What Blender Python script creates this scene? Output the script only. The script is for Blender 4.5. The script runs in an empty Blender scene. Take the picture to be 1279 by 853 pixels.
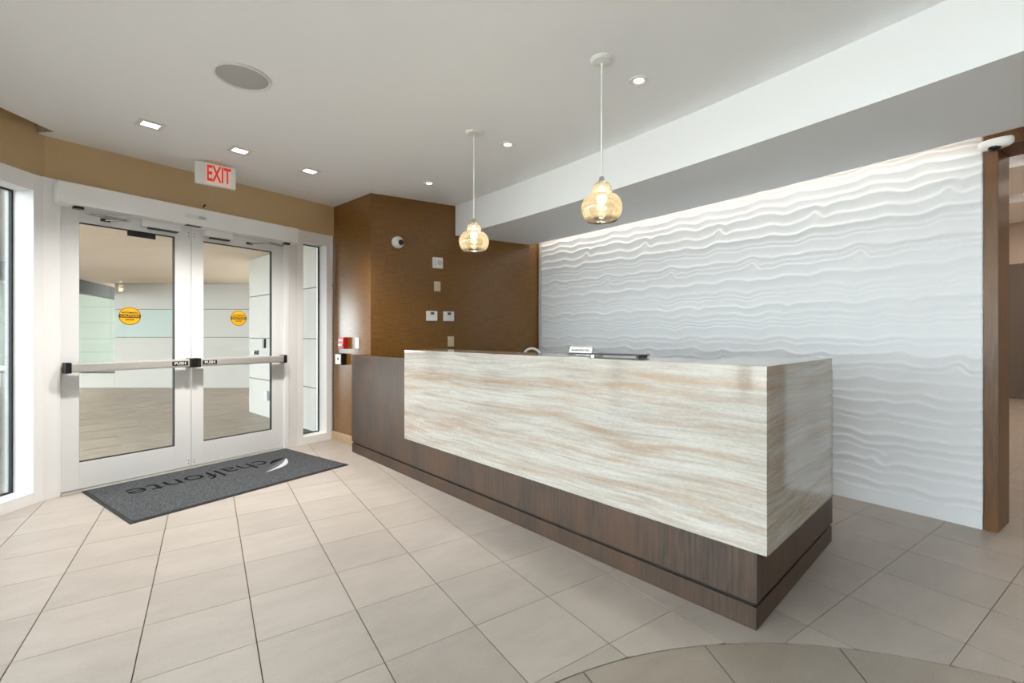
import bpy, bmesh, math, random
from mathutils import Matrix, Vector

random.seed(7)
R = math.radians
scene = bpy.context.scene
COL = scene.collection

# ------------------------------------------------------------------ camera
cam_d = bpy.data.cameras.new('camera')
cam_d.sensor_width = 36.0
cam_d.lens = 569.0 / 1279.0 * 36.0
cam_d.shift_y = -7.5 / 1279.0
cam_d.clip_start = 0.05
cam = bpy.data.objects.new('camera', cam_d)
COL.objects.link(cam)
cam.location = (0, 0, 1.22)
cam.rotation_euler = (R(90), 0, -math.atan2(380, 569))
scene.camera = cam

# ------------------------------------------------------------------ world: bright hazy sky
world = bpy.data.worlds.new('sky')
scene.world = world
world.use_nodes = True
wn = world.node_tree.nodes
wn['Background'].inputs[0].default_value = (0.87, 0.95, 1.0, 1)
wn['Background'].inputs[1].default_value = 9.0

# ------------------------------------------------------------------ exposure
vs = scene.view_settings
vs.view_transform = 'Standard'
vs.look = 'None'
vs.gamma = 1.0
vs.use_curve_mapping = False
vs.exposure = 0.52
scene.cycles.max_bounces = 12
scene.cycles.diffuse_bounces = 8
scene.cycles.glossy_bounces = 4
scene.cycles.transparent_max_bounces = 16
scene.cycles.sample_clamp_indirect = 6.0
scene.cycles.caustics_reflective = False
scene.cycles.caustics_refractive = False

H_CEIL = 2.734
H_SOF = 2.383

# ================================================================== helpers
def srgb(r, g, b):
    def f(c):
        c /= 255.0
        return c / 12.92 if c <= 0.04045 else ((c + 0.055) / 1.055) ** 2.4
    return (f(r), f(g), f(b), 1.0)

MATS = {}
def mat(name, col, rough=0.5, metal=0.0, noise=0.0, nscale=8.0, bump=0.0, bscale=60.0, spec=0.5, emit=None, estr=0.0, stretch=(1, 1, 1), trans=0.0, coat=0.0):
    if name in MATS:
        return MATS[name]
    m = bpy.data.materials.new(name)
    m.use_nodes = True
    nt = m.node_tree
    b = nt.nodes['Principled BSDF']
    b.inputs['Base Color'].default_value = col
    b.inputs['Roughness'].default_value = rough
    b.inputs['Metallic'].default_value = metal
    b.inputs['Specular IOR Level'].default_value = spec
    b.inputs['Transmission Weight'].default_value = trans
    b.inputs['Coat Weight'].default_value = coat
    if emit:
        b.inputs['Emission Color'].default_value = emit
        b.inputs['Emission Strength'].default_value = estr
    if noise or bump:
        tc = nt.nodes.new('ShaderNodeTexCoord')
        mp = nt.nodes.new('ShaderNodeMapping')
        mp.inputs['Scale'].default_value = stretch
        nt.links.new(tc.outputs['Object'], mp.inputs[0])
    if noise:
        n = nt.nodes.new('ShaderNodeTexNoise')
        n.inputs['Scale'].default_value = nscale
        n.inputs['Detail'].default_value = 6
        nt.links.new(mp.outputs[0], n.inputs['Vector'])
        r = nt.nodes.new('ShaderNodeValToRGB')
        r.color_ramp.elements[0].position = 0.3
        r.color_ramp.elements[1].position = 0.7
        r.color_ramp.elements[0].color = tuple(c * (1 - noise) for c in col[:3]) + (1,)
        r.color_ramp.elements[1].color = tuple(min(1, c * (1 + noise)) for c in col[:3]) + (1,)
        nt.links.new(n.outputs[0], r.inputs[0])
        nt.links.new(r.outputs[0], b.inputs['Base Color'])
    if bump:
        n2 = nt.nodes.new('ShaderNodeTexNoise')
        n2.inputs['Scale'].default_value = bscale
        n2.inputs['Detail'].default_value = 4
        nt.links.new(mp.outputs[0], n2.inputs['Vector'])
        bp = nt.nodes.new('ShaderNodeBump')
        bp.inputs['Strength'].default_value = bump
        bp.inputs['Distance'].default_value = 0.004
        nt.links.new(n2.outputs[0], bp.inputs['Height'])
        nt.links.new(bp.outputs[0], b.inputs['Normal'])
    MATS[name] = m
    return m

def link(o, parent=None):
    COL.objects.link(o)
    if parent is not None:
        o.parent = parent
    return o

def meta(o, label=None, cat=None, group=None, kind=None):
    if label: o['label'] = label
    if cat: o['category'] = cat
    if group: o['group'] = group
    if kind: o['kind'] = kind
    return o

def root(name, loc=(0, 0, 0), rz=0.0, label=None, cat=None, group=None, kind=None, rot=None):
    o = bpy.data.objects.new(name, None)
    o.empty_display_size = 0.1
    o.location = loc
    o.rotation_euler = rot if rot else (0, 0, rz)
    link(o)
    return meta(o, label, cat, group, kind)

def build(name, bm, m, parent=None, smooth=False, loc=None, rot=None, recalc=True):
    if recalc: bmesh.ops.recalc_face_normals(bm, faces=bm.faces)
    me = bpy.data.meshes.new(name)
    bm.to_mesh(me)
    bm.free()
    if smooth:
        for p in me.polygons: p.use_smooth = True
    me.materials.append(m)
    o = bpy.data.objects.new(name, me)
    if loc: o.location = loc
    if rot: o.rotation_euler = rot
    return link(o, parent)

def smooth_angle(o, ang=40):
    me = o.data
    for p in me.polygons: p.use_smooth = True
    me.set_sharp_from_angle(angle=R(ang))
    return o

def box(bm, x0, x1, y0, y1, z0, z1, bev=0.0):
    v = [bm.verts.new(p) for p in ((x0, y0, z0), (x1, y0, z0), (x1, y1, z0), (x0, y1, z0), (x0, y0, z1), (x1, y0, z1), (x1, y1, z1), (x0, y1, z1))]
    fs = [bm.faces.new([v[i] for i in f]) for f in ((0, 3, 2, 1), (4, 5, 6, 7), (0, 1, 5, 4), (1, 2, 6, 5), (2, 3, 7, 6), (3, 0, 4, 7))]
    if bev > 0:
        es = list({e for f in fs for e in f.edges})
        bmesh.ops.bevel(bm, geom=es, offset=bev, segments=2, affect='EDGES', profile=0.6)
    return bm

def B(x0, x1, y0, y1, z0, z1, bev=0.0):
    return box(bmesh.new(), x0, x1, y0, y1, z0, z1, bev)

def prism(pts, z0, z1, bm=None):
    bm = bm or bmesh.new()
    lo = [bm.verts.new((p[0], p[1], z0)) for p in pts]
    hi = [bm.verts.new((p[0], p[1], z1)) for p in pts]
    n = len(pts)
    bm.faces.new(lo[::-1]); bm.faces.new(hi)
    for i in range(n):
        bm.faces.new((lo[i], lo[(i + 1) % n], hi[(i + 1) % n], hi[i]))
    return bm

def lathe(prof, seg=32, bm=None, axis='z', c=(0, 0, 0)):
    """prof: list of (r, h). Revolved about the axis."""
    bm = bm or bmesh.new()
    rings = []
    def P(r, h, a):
        x, y = r * math.cos(a), r * math.sin(a)
        if axis == 'z': p = (x, y, h)
        elif axis == 'y': p = (x, h, y)
        else: p = (h, x, y)
        return (p[0] + c[0], p[1] + c[1], p[2] + c[2])
    for r, h in prof:
        if r < 1e-6:
            rings.append([bm.verts.new(P(0, h, 0))])
        else:
            rings.append([bm.verts.new(P(r, h, 2 * math.pi * i / seg)) for i in range(seg)])
    for a, b in zip(rings[:-1], rings[1:]):
        for i in range(seg):
            j = (i + 1) % seg
            if len(a) == 1 and len(b) == 1: continue
            if len(a) == 1: bm.faces.new((a[0], b[i], b[j]))
            elif len(b) == 1: bm.faces.new((a[i], a[j], b[0]))
            else: bm.faces.new((a[i], a[j], b[j], b[i]))
    return bm

def tube(pts, r, seg=10, bm=None, cap=True, closed=False):
    bm = bm or bmesh.new()
    pts = [Vector(p) for p in pts]
    n = len(pts)
    rings = []
    prev = None
    for i, p in enumerate(pts):
        if closed: t = (pts[(i + 1) % n] - pts[i - 1]).normalized()
        elif i == 0: t = (pts[1] - pts[0]).normalized()
        elif i == n - 1: t = (pts[-1] - pts[-2]).normalized()
        else: t = (pts[i + 1] - pts[i - 1]).normalized()
        if prev is None:
            up = Vector((0, 0, 1)) if abs(t.z) < 0.9 else Vector((1, 0, 0))
            a = t.cross(up).normalized()
        else:
            a = (prev - t * prev.dot(t)).normalized()
        prev = a
        b = t.cross(a)
        rr = r[i] if isinstance(r, (list, tuple)) else r
        rings.append([bm.verts.new(p + (a * math.cos(2 * math.pi * k / seg) + b * math.sin(2 * math.pi * k / seg)) * rr) for k in range(seg)])
    m = n if closed else n - 1
    for i in range(m):
        A, Bq = rings[i], rings[(i + 1) % n]
        for k in range(seg):
            bm.faces.new((A[k], A[(k + 1) % seg], Bq[(k + 1) % seg], Bq[k]))
    if cap and not closed:
        bm.faces.new(rings[0][::-1]); bm.faces.new(rings[-1])
    return bm

def text_obj(name, s, size, depth, m, parent, mtx, width=None, offset=0.0, spacing=1.0):
    cu = bpy.data.curves.new('lettering', 'FONT')
    cu.body = s; cu.size = size; cu.extrude = depth; cu.offset = offset
    cu.align_x = 'CENTER'; cu.align_y = 'CENTER'; cu.space_character = spacing
    cu.resolution_u = 4
    t = bpy.data.objects.new('lettering', cu)
    COL.objects.link(t)
    dg = bpy.context.evaluated_depsgraph_get()
    me = bpy.data.meshes.new_from_object(t.evaluated_get(dg))
    bpy.data.objects.remove(t)
    if width:
        xs = [v.co.x for v in me.vertices]
        k = width / (max(xs) - min(xs))
        me.transform(Matrix.Diagonal((k, 1, 1, 1)))
    me.transform(mtx)
    me.name = name
    me.materials.clear(); me.materials.append(m)
    o = bpy.data.objects.new(name, me)
    return link(o, parent)

# text standing on a wall: local x right, z up, facing -y
def wall_tm(x, y, z):
    return Matrix.Translation((x, y, z)) @ Matrix.Rotation(R(90), 4, 'X')

# ================================================================== materials
def tile_mat(name, c1, c2):
    m = bpy.data.materials.new(name); m.use_nodes = True
    nt = m.node_tree; b = nt.nodes['Principled BSDF']; N = nt.nodes.new; L = nt.links.new
    geo = N('ShaderNodeNewGeometry'); oi = N('ShaderNodeObjectInfo')
    mp = N('ShaderNodeMapping'); mp.inputs['Scale'].default_value = (1.2, 2.4, 1)
    L(geo.outputs['Position'], mp.inputs[0])
    n1 = N('ShaderNodeTexNoise'); n1.inputs['Scale'].default_value = 2.2; n1.inputs['Detail'].default_value = 8; n1.inputs['Roughness'].default_value = .65
    L(mp.outputs[0], n1.inputs['Vector'])
    n2 = N('ShaderNodeTexNoise'); n2.inputs['Scale'].default_value = 120; n2.inputs['Detail'].default_value = 3
    L(geo.outputs['Position'], n2.inputs['Vector'])
    mix = N('ShaderNodeMix'); mix.data_type = 'FLOAT'; mix.inputs[0].default_value = .3
    L(n1.outputs[0], mix.inputs[2]); L(n2.outputs[0], mix.inputs[3])
    r = N('ShaderNodeValToRGB'); r.color_ramp.elements[0].position = .3; r.color_ramp.elements[1].position = .7
    r.color_ramp.elements[0].color = c1; r.color_ramp.elements[1].color = c2
    L(mix.outputs[0], r.inputs[0])
    hs = N('ShaderNodeHueSaturation')
    mr = N('ShaderNodeMapRange'); mr.inputs[3].default_value = .94; mr.inputs[4].default_value = 1.05
    L(oi.outputs['Random'], mr.inputs[0]); L(mr.outputs[0], hs.inputs['Value']); L(r.outputs[0], hs.inputs['Color'])
    L(hs.outputs[0], b.inputs['Base Color'])
    b.inputs['Roughness'].default_value = .38
    b.inputs['Specular IOR Level'].default_value = .45
    bp = N('ShaderNodeBump'); bp.inputs['Strength'].default_value = .06; bp.inputs['Distance'].default_value = .002
    L(n2.outputs[0], bp.inputs['Height']); L(bp.outputs[0], b.inputs['Normal'])
    MATS[name] = m
    return m

M_TILE = tile_mat('porcelain_tile', srgb(157, 148, 140), srgb(177, 168, 160))
M_TILE2 = tile_mat('porcelain_tile_ring', srgb(140, 130, 120), srgb(160, 150, 140))
M_PAVER = tile_mat('stone_paver', srgb(122, 111, 101), srgb(170, 157, 143))
M_GROUT = mat('grout', srgb(96, 88, 80), .9)
M_CEIL = mat('ceiling_paint', srgb(246, 248, 251), .85, bump=.05, bscale=200)
M_WHITE = mat('white_plaster', srgb(232, 232, 230), .8)
M_FRAME = mat('white_aluminium', srgb(241, 242, 243), .38)
M_FRAME2 = mat('light_grey_aluminium', srgb(230, 231, 232), .38)
M_ALU = mat('brushed_aluminium', srgb(205, 203, 200), .35, .6, noise=.04, nscale=30)
M_STEEL = mat('chrome', srgb(200, 200, 200), .15, 1.0)
M_BLACK = mat('black_plastic', srgb(14, 14, 15), .4)
M_GASKET = mat('black_rubber', srgb(20, 20, 24), .6)
M_PLASTIC = mat('white_plastic', srgb(236, 236, 234), .4)
M_IVORY = mat('ivory_plastic', srgb(214, 200, 168), .45)
M_RED = mat('red_plastic', srgb(190, 22, 28), .35)
M_EXITRED = mat('exit_red', srgb(220, 60, 50), .4, emit=srgb(230, 50, 35), estr=.22)
M_DARK = mat('dark_grey_metal', srgb(60, 60, 62), .5)
M_GRILLE = mat('speaker_grille', srgb(182, 182, 182), .7, noise=.10, nscale=400)
M_LCD = mat('lcd_display', srgb(60, 70, 66), .3)
M_BEIGE = mat('beige_wallcovering', srgb(204, 178, 138), .6, noise=.06, nscale=40, stretch=(1, 1, 6), bump=.15, bscale=150)
M_BASE = mat('tan_base_tile', srgb(186, 160, 128), .4, noise=.06, nscale=12)
M_CANOPY = mat('canopy_soffit', srgb(214, 198, 180), .8, noise=.05, nscale=3, stretch=(.3, 6, 1))
M_EXTW = mat('white_wall_panel', srgb(176, 174, 169), .7)
M_AQUAREFL = mat('aqua_reflection_tint', srgb(158, 172, 166), .5)  # aqua tint painted on one far panel to stand in for a reflection
M_EXTG = mat('pale_green_cladding', srgb(130, 139, 132), .7)
M_PLANT = mat('dark_coping', srgb(60, 66, 60), .7)

def wood_mat(name, c1, c2, c3, rough, grain_axis='z'):
    m = bpy.data.materials.new(name); m.use_nodes = True
    nt = m.node_tree; b = nt.nodes['Principled BSDF']; N = nt.nodes.new; L = nt.links.new
    tc = N('ShaderNodeTexCoord')
    mp = N('ShaderNodeMapping'); mp.inputs['Scale'].default_value = (1, 1, .06) if grain_axis == 'z' else (.06, 1, 1)
    L(tc.outputs['Object'], mp.inputs[0])
    n1 = N('ShaderNodeTexNoise'); n1.inputs['Scale'].default_value = 70; n1.inputs['Detail'].default_value = 6; n1.inputs['Roughness'].default_value = .7
    L(mp.outputs[0], n1.inputs['Vector'])
    n2 = N('ShaderNodeTexNoise'); n2.inputs['Scale'].default_value = 4; n2.inputs['Detail'].default_value = 3
    mp2 = N('ShaderNodeMapping'); mp2.inputs['Scale'].default_value = (1, 1, .35)
    L(tc.outputs['Object'], mp2.inputs[0]); L(mp2.outputs[0], n2.inputs['Vector'])
    r = N('ShaderNodeValToRGB'); r.color_ramp.elements[0].position = .32; r.color_ramp.elements[1].position = .7
    r.color_ramp.elements[0].color = c1; r.color_ramp.elements[1].color = c2
    L(n1.outputs[0], r.inputs[0])
    mx = N('ShaderNodeMix'); mx.data_type = 'RGBA'
    r2 = N('ShaderNodeMapRange'); r2.inputs[1].default_value = .4; r2.inputs[2].default_value = .68; r2.inputs[4].default_value = .6
    L(n2.outputs[0], r2.inputs[0]); L(r2.outputs[0], mx.inputs[0])
    L(r.outputs[0], mx.inputs[6]); mx.inputs[7].default_value = c3
    L(mx.outputs[2], b.inputs['Base Color'])
    b.inputs['Roughness'].default_value = rough
    bp = N('ShaderNodeBump'); bp.inputs['Strength'].default_value = .15; bp.inputs['Distance'].default_value = .002
    L(n1.outputs[0], bp.inputs['Height']); L(bp.outputs[0], b.inputs['Normal'])
    MATS[name] = m
    return m

M_WENGE = wood_mat('dark_stained_oak', srgb(36, 29, 25), srgb(76, 59, 48), srgb(86, 60, 42), .42)
M_PORTAL = wood_mat('walnut_portal', srgb(62, 40, 20), srgb(112, 74, 36), srgb(122, 80, 34), .38)

def weave_mat():
    m = bpy.data.materials.new('brown_woven_wallcovering'); m.use_nodes = True
    nt = m.node_tree; b = nt.nodes['Principled BSDF']; N = nt.nodes.new; L = nt.links.new
    tc = N('ShaderNodeTexCoord')
    hs = []
    for sc in ((1.5, 1, 60), (60, 1, 1.5)):
        mp = N('ShaderNodeMapping'); mp.inputs['Scale'].default_value = sc
        L(tc.outputs['Object'], mp.inputs[0])
        n = N('ShaderNodeTexNoise'); n.inputs['Scale'].default_value = 4.5; n.inputs['Detail'].default_value = 4
        L(mp.outputs[0], n.inputs['Vector']); hs.append(n)
    mx = N('ShaderNodeMix'); mx.data_type = 'FLOAT'; mx.inputs[0].default_value = .4
    L(hs[0].outputs[0], mx.inputs[2]); L(hs[1].outputs[0], mx.inputs[3])
    r = N('ShaderNodeValToRGB'); r.color_ramp.elements[0].position = .36; r.color_ramp.elements[1].position = .64
    r.color_ramp.elements[0].color = srgb(104, 68, 26); r.color_ramp.elements[1].color = srgb(142, 100, 48)
    L(mx.outputs[0], r.inputs[0]); L(r.outputs[0], b.inputs['Base Color'])
    b.inputs['Roughness'].default_value = .24
    b.inputs['Specular IOR Level'].default_value = .55
    bp = N('ShaderNodeBump'); bp.inputs['Strength'].default_value = .2; bp.inputs['Distance'].default_value = .001
    L(mx.outputs[0], bp.inputs['Height']); L(bp.outputs[0], b.inputs['Normal'])
    return m
M_WEAVE = weave_mat()

def travertine_mat():
    m = bpy.data.materials.new('polished_travertine'); m.use_nodes = True
    nt = m.node_tree; b = nt.nodes['Principled BSDF']; N = nt.nodes.new; L = nt.links.new
    tc = N('ShaderNodeTexCoord')
    # gentle warp of the bedding
    mpw = N('ShaderNodeMapping'); mpw.inputs['Scale'].default_value = (.7, .7, 1.6)
    L(tc.outputs['Object'], mpw.inputs[0])
    nw = N('ShaderNodeTexNoise'); nw.inputs['Scale'].default_value = 1.6; nw.inputs['Detail'].default_value = 1
    L(mpw.outputs[0], nw.inputs['Vector'])
    sub = N('ShaderNodeMath'); sub.operation = 'MULTIPLY_ADD'; sub.inputs[1].default_value = .10; sub.inputs[2].default_value = -.05
    L(nw.outputs[0], sub.inputs[0])
    cb = N('ShaderNodeCombineXYZ'); L(sub.outputs[0], cb.inputs[2])
    add = N('ShaderNodeVectorMath'); add.operation = 'ADD'
    L(tc.outputs['Object'], add.inputs[0]); L(cb.outputs[0], add.inputs[1])
    def layer(scale, s, det, rough):
        mp = N('ShaderNodeMapping'); mp.inputs['Scale'].default_value = scale
        L(add.outputs[0], mp.inputs[0])
        n = N('ShaderNodeTexNoise'); n.inputs['Scale'].default_value = s; n.inputs['Detail'].default_value = det; n.inputs['Roughness'].default_value = rough
        L(mp.outputs[0], n.inputs['Vector'])
        return n
    big = layer((.25, .25, 4.2), 2.2, 8, .6)      # broad beds
    fine = layer((.5, .5, 13), 4.5, 9, .72)      # thin laminae
    band = layer((.22, .22, 3.6), 2.3, 4, .55)      # where the tan beds lie
    blot = layer((.5, .5, 6.0), 2.6, 10, .70)     # ragged tan blotches
    pit = layer((7, 7, 16), 9.0, 6, .8)            # small pits
    r1 = N('ShaderNodeValToRGB'); e = r1.color_ramp.elements
    e[0].position = .34; e[0].color = srgb(150, 142, 132)
    e[1].position = .62; e[1].color = srgb(187, 182, 177)
    k = e.new(.48); k.color = srgb(172, 165, 156)
    L(big.outputs[0], r1.inputs[0])
    r2 = N('ShaderNodeValToRGB'); e = r2.color_ramp.elements
    e[0].position = .36; e[0].color = srgb(122, 112, 101)
    e[1].position = .58; e[1].color = srgb(194, 191, 187)
    L(fine.outputs[0], r2.inputs[0])
    m1 = N('ShaderNodeMix'); m1.data_type = 'RGBA'; m1.inputs[0].default_value = .36
    L(r1.outputs[0], m1.inputs[6]); L(r2.outputs[0], m1.inputs[7])
    f3 = N('ShaderNodeMapRange'); f3.inputs[1].default_value = .46; f3.inputs[2].default_value = .60
    L(blot.outputs[0], f3.inputs[0])
    f3b = N('ShaderNodeMapRange'); f3b.inputs[1].default_value = .44; f3b.inputs[2].default_value = .60; f3b.inputs[4].default_value = .85
    L(band.outputs[0], f3b.inputs[0])
    f3c = N('ShaderNodeMath'); f3c.operation = 'MULTIPLY'; L(f3.outputs[0], f3c.inputs[0]); L(f3b.outputs[0], f3c.inputs[1])
    m2 = N('ShaderNodeMix'); m2.data_type = 'RGBA'; m2.inputs[7].default_value = srgb(158, 133, 109)
    L(f3c.outputs[0], m2.inputs[0]); L(m1.outputs[2], m2.inputs[6])
    f4 = N('ShaderNodeMapRange'); f4.inputs[1].default_value = .60; f4.inputs[2].default_value = .72; f4.inputs[4].default_value = .6
    L(pit.outputs[0], f4.inputs[0])
    f4c = N('ShaderNodeMath'); f4c.operation = 'MULTIPLY'; L(f4.outputs[0], f4c.inputs[0]); L(f3.outputs[0], f4c.inputs[1])
    m3 = N('ShaderNodeMix'); m3.data_type = 'RGBA'; m3.inputs[7].default_value = srgb(126, 100, 76)
    L(f4c.outputs[0], m3.inputs[0]); L(m2.outputs[2], m3.inputs[6])
    grain = layer((9, 9, 22), 6.0, 5, .75)
    gr_ = N('ShaderNodeMapRange'); gr_.inputs[1].default_value = .3; gr_.inputs[2].default_value = .7; gr_.inputs[3].default_value = .84; gr_.inputs[4].default_value = 1.08
    L(grain.outputs[0], gr_.inputs[0])
    hs = N('ShaderNodeHueSaturation'); L(gr_.outputs[0], hs.inputs['Value']); L(m3.outputs[2], hs.inputs['Color'])
    L(hs.outputs[0], b.inputs['Base Color'])
    b.inputs['Roughness'].default_value = .07
    b.inputs['Specular IOR Level'].default_value = .5
    return m
M_TRAV = travertine_mat()

def glass_mat(name, tint, rough=0.0, refl=.5, ior=1.45, diffuse=0.0, dcol=(1, 1, 1, 1)):
    m = bpy.data.materials.new(name); m.use_nodes = True
    nt = m.node_tree; nt.nodes.clear(); N = nt.nodes.new; L = nt.links.new
    out = N('ShaderNodeOutputMaterial'); t = N('ShaderNodeBsdfTransparent'); g = N('ShaderNodeBsdfGlossy')
    t.inputs[0].default_value = tint; g.inputs['Roughness'].default_value = rough
    fr = N('ShaderNodeFresnel'); fr.inputs[0].default_value = ior
    ml = N('ShaderNodeMath'); ml.operation = 'MULTIPLY'; ml.inputs[1].default_value = refl
    L(fr.outputs[0], ml.inputs[0])
    mx = N('ShaderNodeMixShader'); L(ml.outputs[0], mx.inputs[0]); L(t.outputs[0], mx.inputs[1]); L(g.outputs[0], mx.inputs[2])
    last = mx
    if diffuse:
        tr = N('ShaderNodeBsdfTranslucent'); tr.inputs[0].default_value = dcol
        nz = N('ShaderNodeTexNoise'); nz.inputs['Scale'].default_value = 90; nz.inputs['Detail'].default_value = 4
        tc = N('ShaderNodeTexCoord'); L(tc.outputs['Object'], nz.inputs['Vector'])
        mr = N('ShaderNodeMapRange'); mr.inputs[1].default_value = .35; mr.inputs[2].default_value = .65
        mr.inputs[3].default_value = diffuse * .4; mr.inputs[4].default_value = min(1, diffuse * 1.6)
        L(nz.outputs[0], mr.inputs[0])
        m2 = N('ShaderNodeMixShader'); L(mr.outputs[0], m2.inputs[0]); L(mx.outputs[0], m2.inputs[1]); L(tr.outputs[0], m2.inputs[2])
        last = m2
    L(last.outputs[0], out.inputs[0])
    return m
M_GLASS = glass_mat('clear_glazing', (.96, .98, .97, 1), refl=.8)
M_AMBER = glass_mat('amber_seeded_glass', (.86, .83, .75, 1), .04, 1.0, 1.5, .14, srgb(206, 198, 178))
M_ACRYL = glass_mat('clear_acrylic', (.93, .94, .93, 1), 0, .8, 1.49)

def emis(name, col, s):
    return mat(name, (0.8, 0.8, 0.8, 1), .5, emit=col, estr=s)
M_BULB = emis('warm_bulb', (1, .90, .74, 1), 16)
M_SPOT = emis('downlight_lamp', (1, .97, .93, 1), 4)
M_LED = emis('led_strip', (1, .88, .7, 1), 4)

def mat_rug():
    m = bpy.data.materials.new('charcoal_mat_pile'); m.use_nodes = True
    nt = m.node_tree; b = nt.nodes['Principled BSDF']; N = nt.nodes.new; L = nt.links.new
    tc = N('ShaderNodeTexCoord')
    n = N('ShaderNodeTexNoise'); n.inputs['Scale'].default_value = 160; n.inputs['Detail'].default_value = 4
    L(tc.outputs['Object'], n.inputs['Vector'])
    r = N('ShaderNodeValToRGB'); r.color_ramp.elements[0].position = .35; r.color_ramp.elements[1].position = .68
    r.color_ramp.elements[0].color = srgb(38, 40, 43); r.color_ramp.elements[1].color = srgb(100, 102, 105)
    L(n.outputs[0], r.inputs[0]); L(r.outputs[0], b.inputs['Base Color'])
    b.inputs['Roughness'].default_value = .95; b.inputs['Specular IOR Level'].default_value = .1
    bp = N('ShaderNodeBump'); bp.inputs['Strength'].default_value = .7; bp.inputs['Distance'].default_value = .004
    L(n.outputs[0], bp.inputs['Height']); L(bp.outputs[0], b.inputs['Normal'])
    return m
M_RUG = mat_rug()
M_RUGEDGE = mat('mat_rubber_edge', srgb(28, 28, 30), .7)
M_RUGBLACK = mat('black_pile', srgb(16, 16, 18), .95, spec=.1)
M_RUGGREY = mat('silver_pile', srgb(190, 192, 196), .95, spec=.1)
M_RUGSLATE = mat('slate_pile', srgb(96, 102, 112), .95, spec=.1)

# ================================================================== geometry of the room
G_ANG = 22.1
G_O = Vector((1.215, 5.648, 0))                    # right foot of the glazed entrance
A_ANG = math.degrees(math.atan2(4.86 - 5.63, 1.44 - 1.236))
B_ANG = math.degrees(math.atan2(4.74 - 4.86, 3.43 - 1.44))
L_ANG = 58.0
def dv(a): return Vector((math.cos(R(a)), math.sin(R(a)), 0))
def nv(a): return Vector((-math.sin(R(a)), math.cos(R(a)), 0))   # into the wall
def at(o, ang, x, y=0.0, z=0.0):
    p = Vector((o[0], o[1], 0)) + dv(ang) * x + nv(ang) * y
    return (p.x, p.y, z)
O_L = (-1.01, 4.721)
O_A = (1.236, 5.63)
O_B = (1.44, 4.86)
def wave_x(y): return 4.079 - .0184 * (y + .49) ** 2
def slot_x(y): return 3.755 - .0195 * (y - .75) ** 2
def fascia_x(y): return 2.773 - .0225 * (y - .7) ** 2

# glazed left side, continuing behind the camera: feet of the mullions
LP = [Vector((-1.01, 4.721, 0))]
LANG = [58, 66, 74, 82, 90, 90]
for a in LANG: LP.append(LP[-1] - dv(a) * 1.62)

# ------------------------------------------------------------------ floor with tiles
floor_poly = [(-4.2, -4.6), (4.5, -4.6), (4.5, -1.6), (13.4, -1.6), (13.4, 2.6), (4.5, 2.6), (4.5, 5.2), (1.5, 5.3), (1.2, 5.76), (-1.02, 4.86), (-4.2, 1.0)]
floor = build('floor', prism(floor_poly, -.12, -.004), M_GROUT)
meta(floor, 'greige porcelain tile lobby floor', 'floor', kind='structure')

CC, CR = Vector((.853, -.476)), 1.729
xs = [-.611 + .3868 * k for k in range(-9, 8)]
xs += [xs[-1] + .4 * k for k in range(1, 29)]
ys = [.502 - .397 * k for k in range(11, 0, -1)] + [.502, .902, 1.287, 1.677, 2.069, 2.447, 2.826] + [2.826 + .387 * k for k in range(1, 10)]
YAW = math.atan2(380, 569)
def project(x, y, z=0.0):
    c, s = math.cos(YAW), math.sin(YAW)
    X, Y = x * c - y * s, x * s + y * c
    if Y < .2: return None
    return 639.5 + 569 * X / Y, 419 - 569 * (z - 1.22) / Y
def clip(poly, o, n):
    out = []
    for i, p in enumerate(poly):
        q = poly[(i + 1) % len(poly)]
        a = (p[0] - o[0]) * n[0] + (p[1] - o[1]) * n[1]
        b = (q[0] - o[0]) * n[0] + (q[1] - o[1]) * n[1]
        if a >= 0: out.append(p)
        if (a >= 0) != (b >= 0):
            t = a / (a - b)
            out.append((p[0] + (q[0] - p[0]) * t, p[1] + (q[1] - p[1]) * t))
    return out
GX, GY = .0022, .0012
desk_o, desk_ang = (1.883, 1.004), -80.94
def in_desk(x, y):
    d = Vector((x - desk_o[0], y - desk_o[1], 0))
    return -3.7 < d.dot(dv(desk_ang)) < -.3 and .3 < d.dot(nv(desk_ang)) < 1.0
tile_meshes = {}
rest = bmesh.new()
n_g, n_l = -nv(G_ANG), -nv(L_ANG)
n_rest = 0
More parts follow.
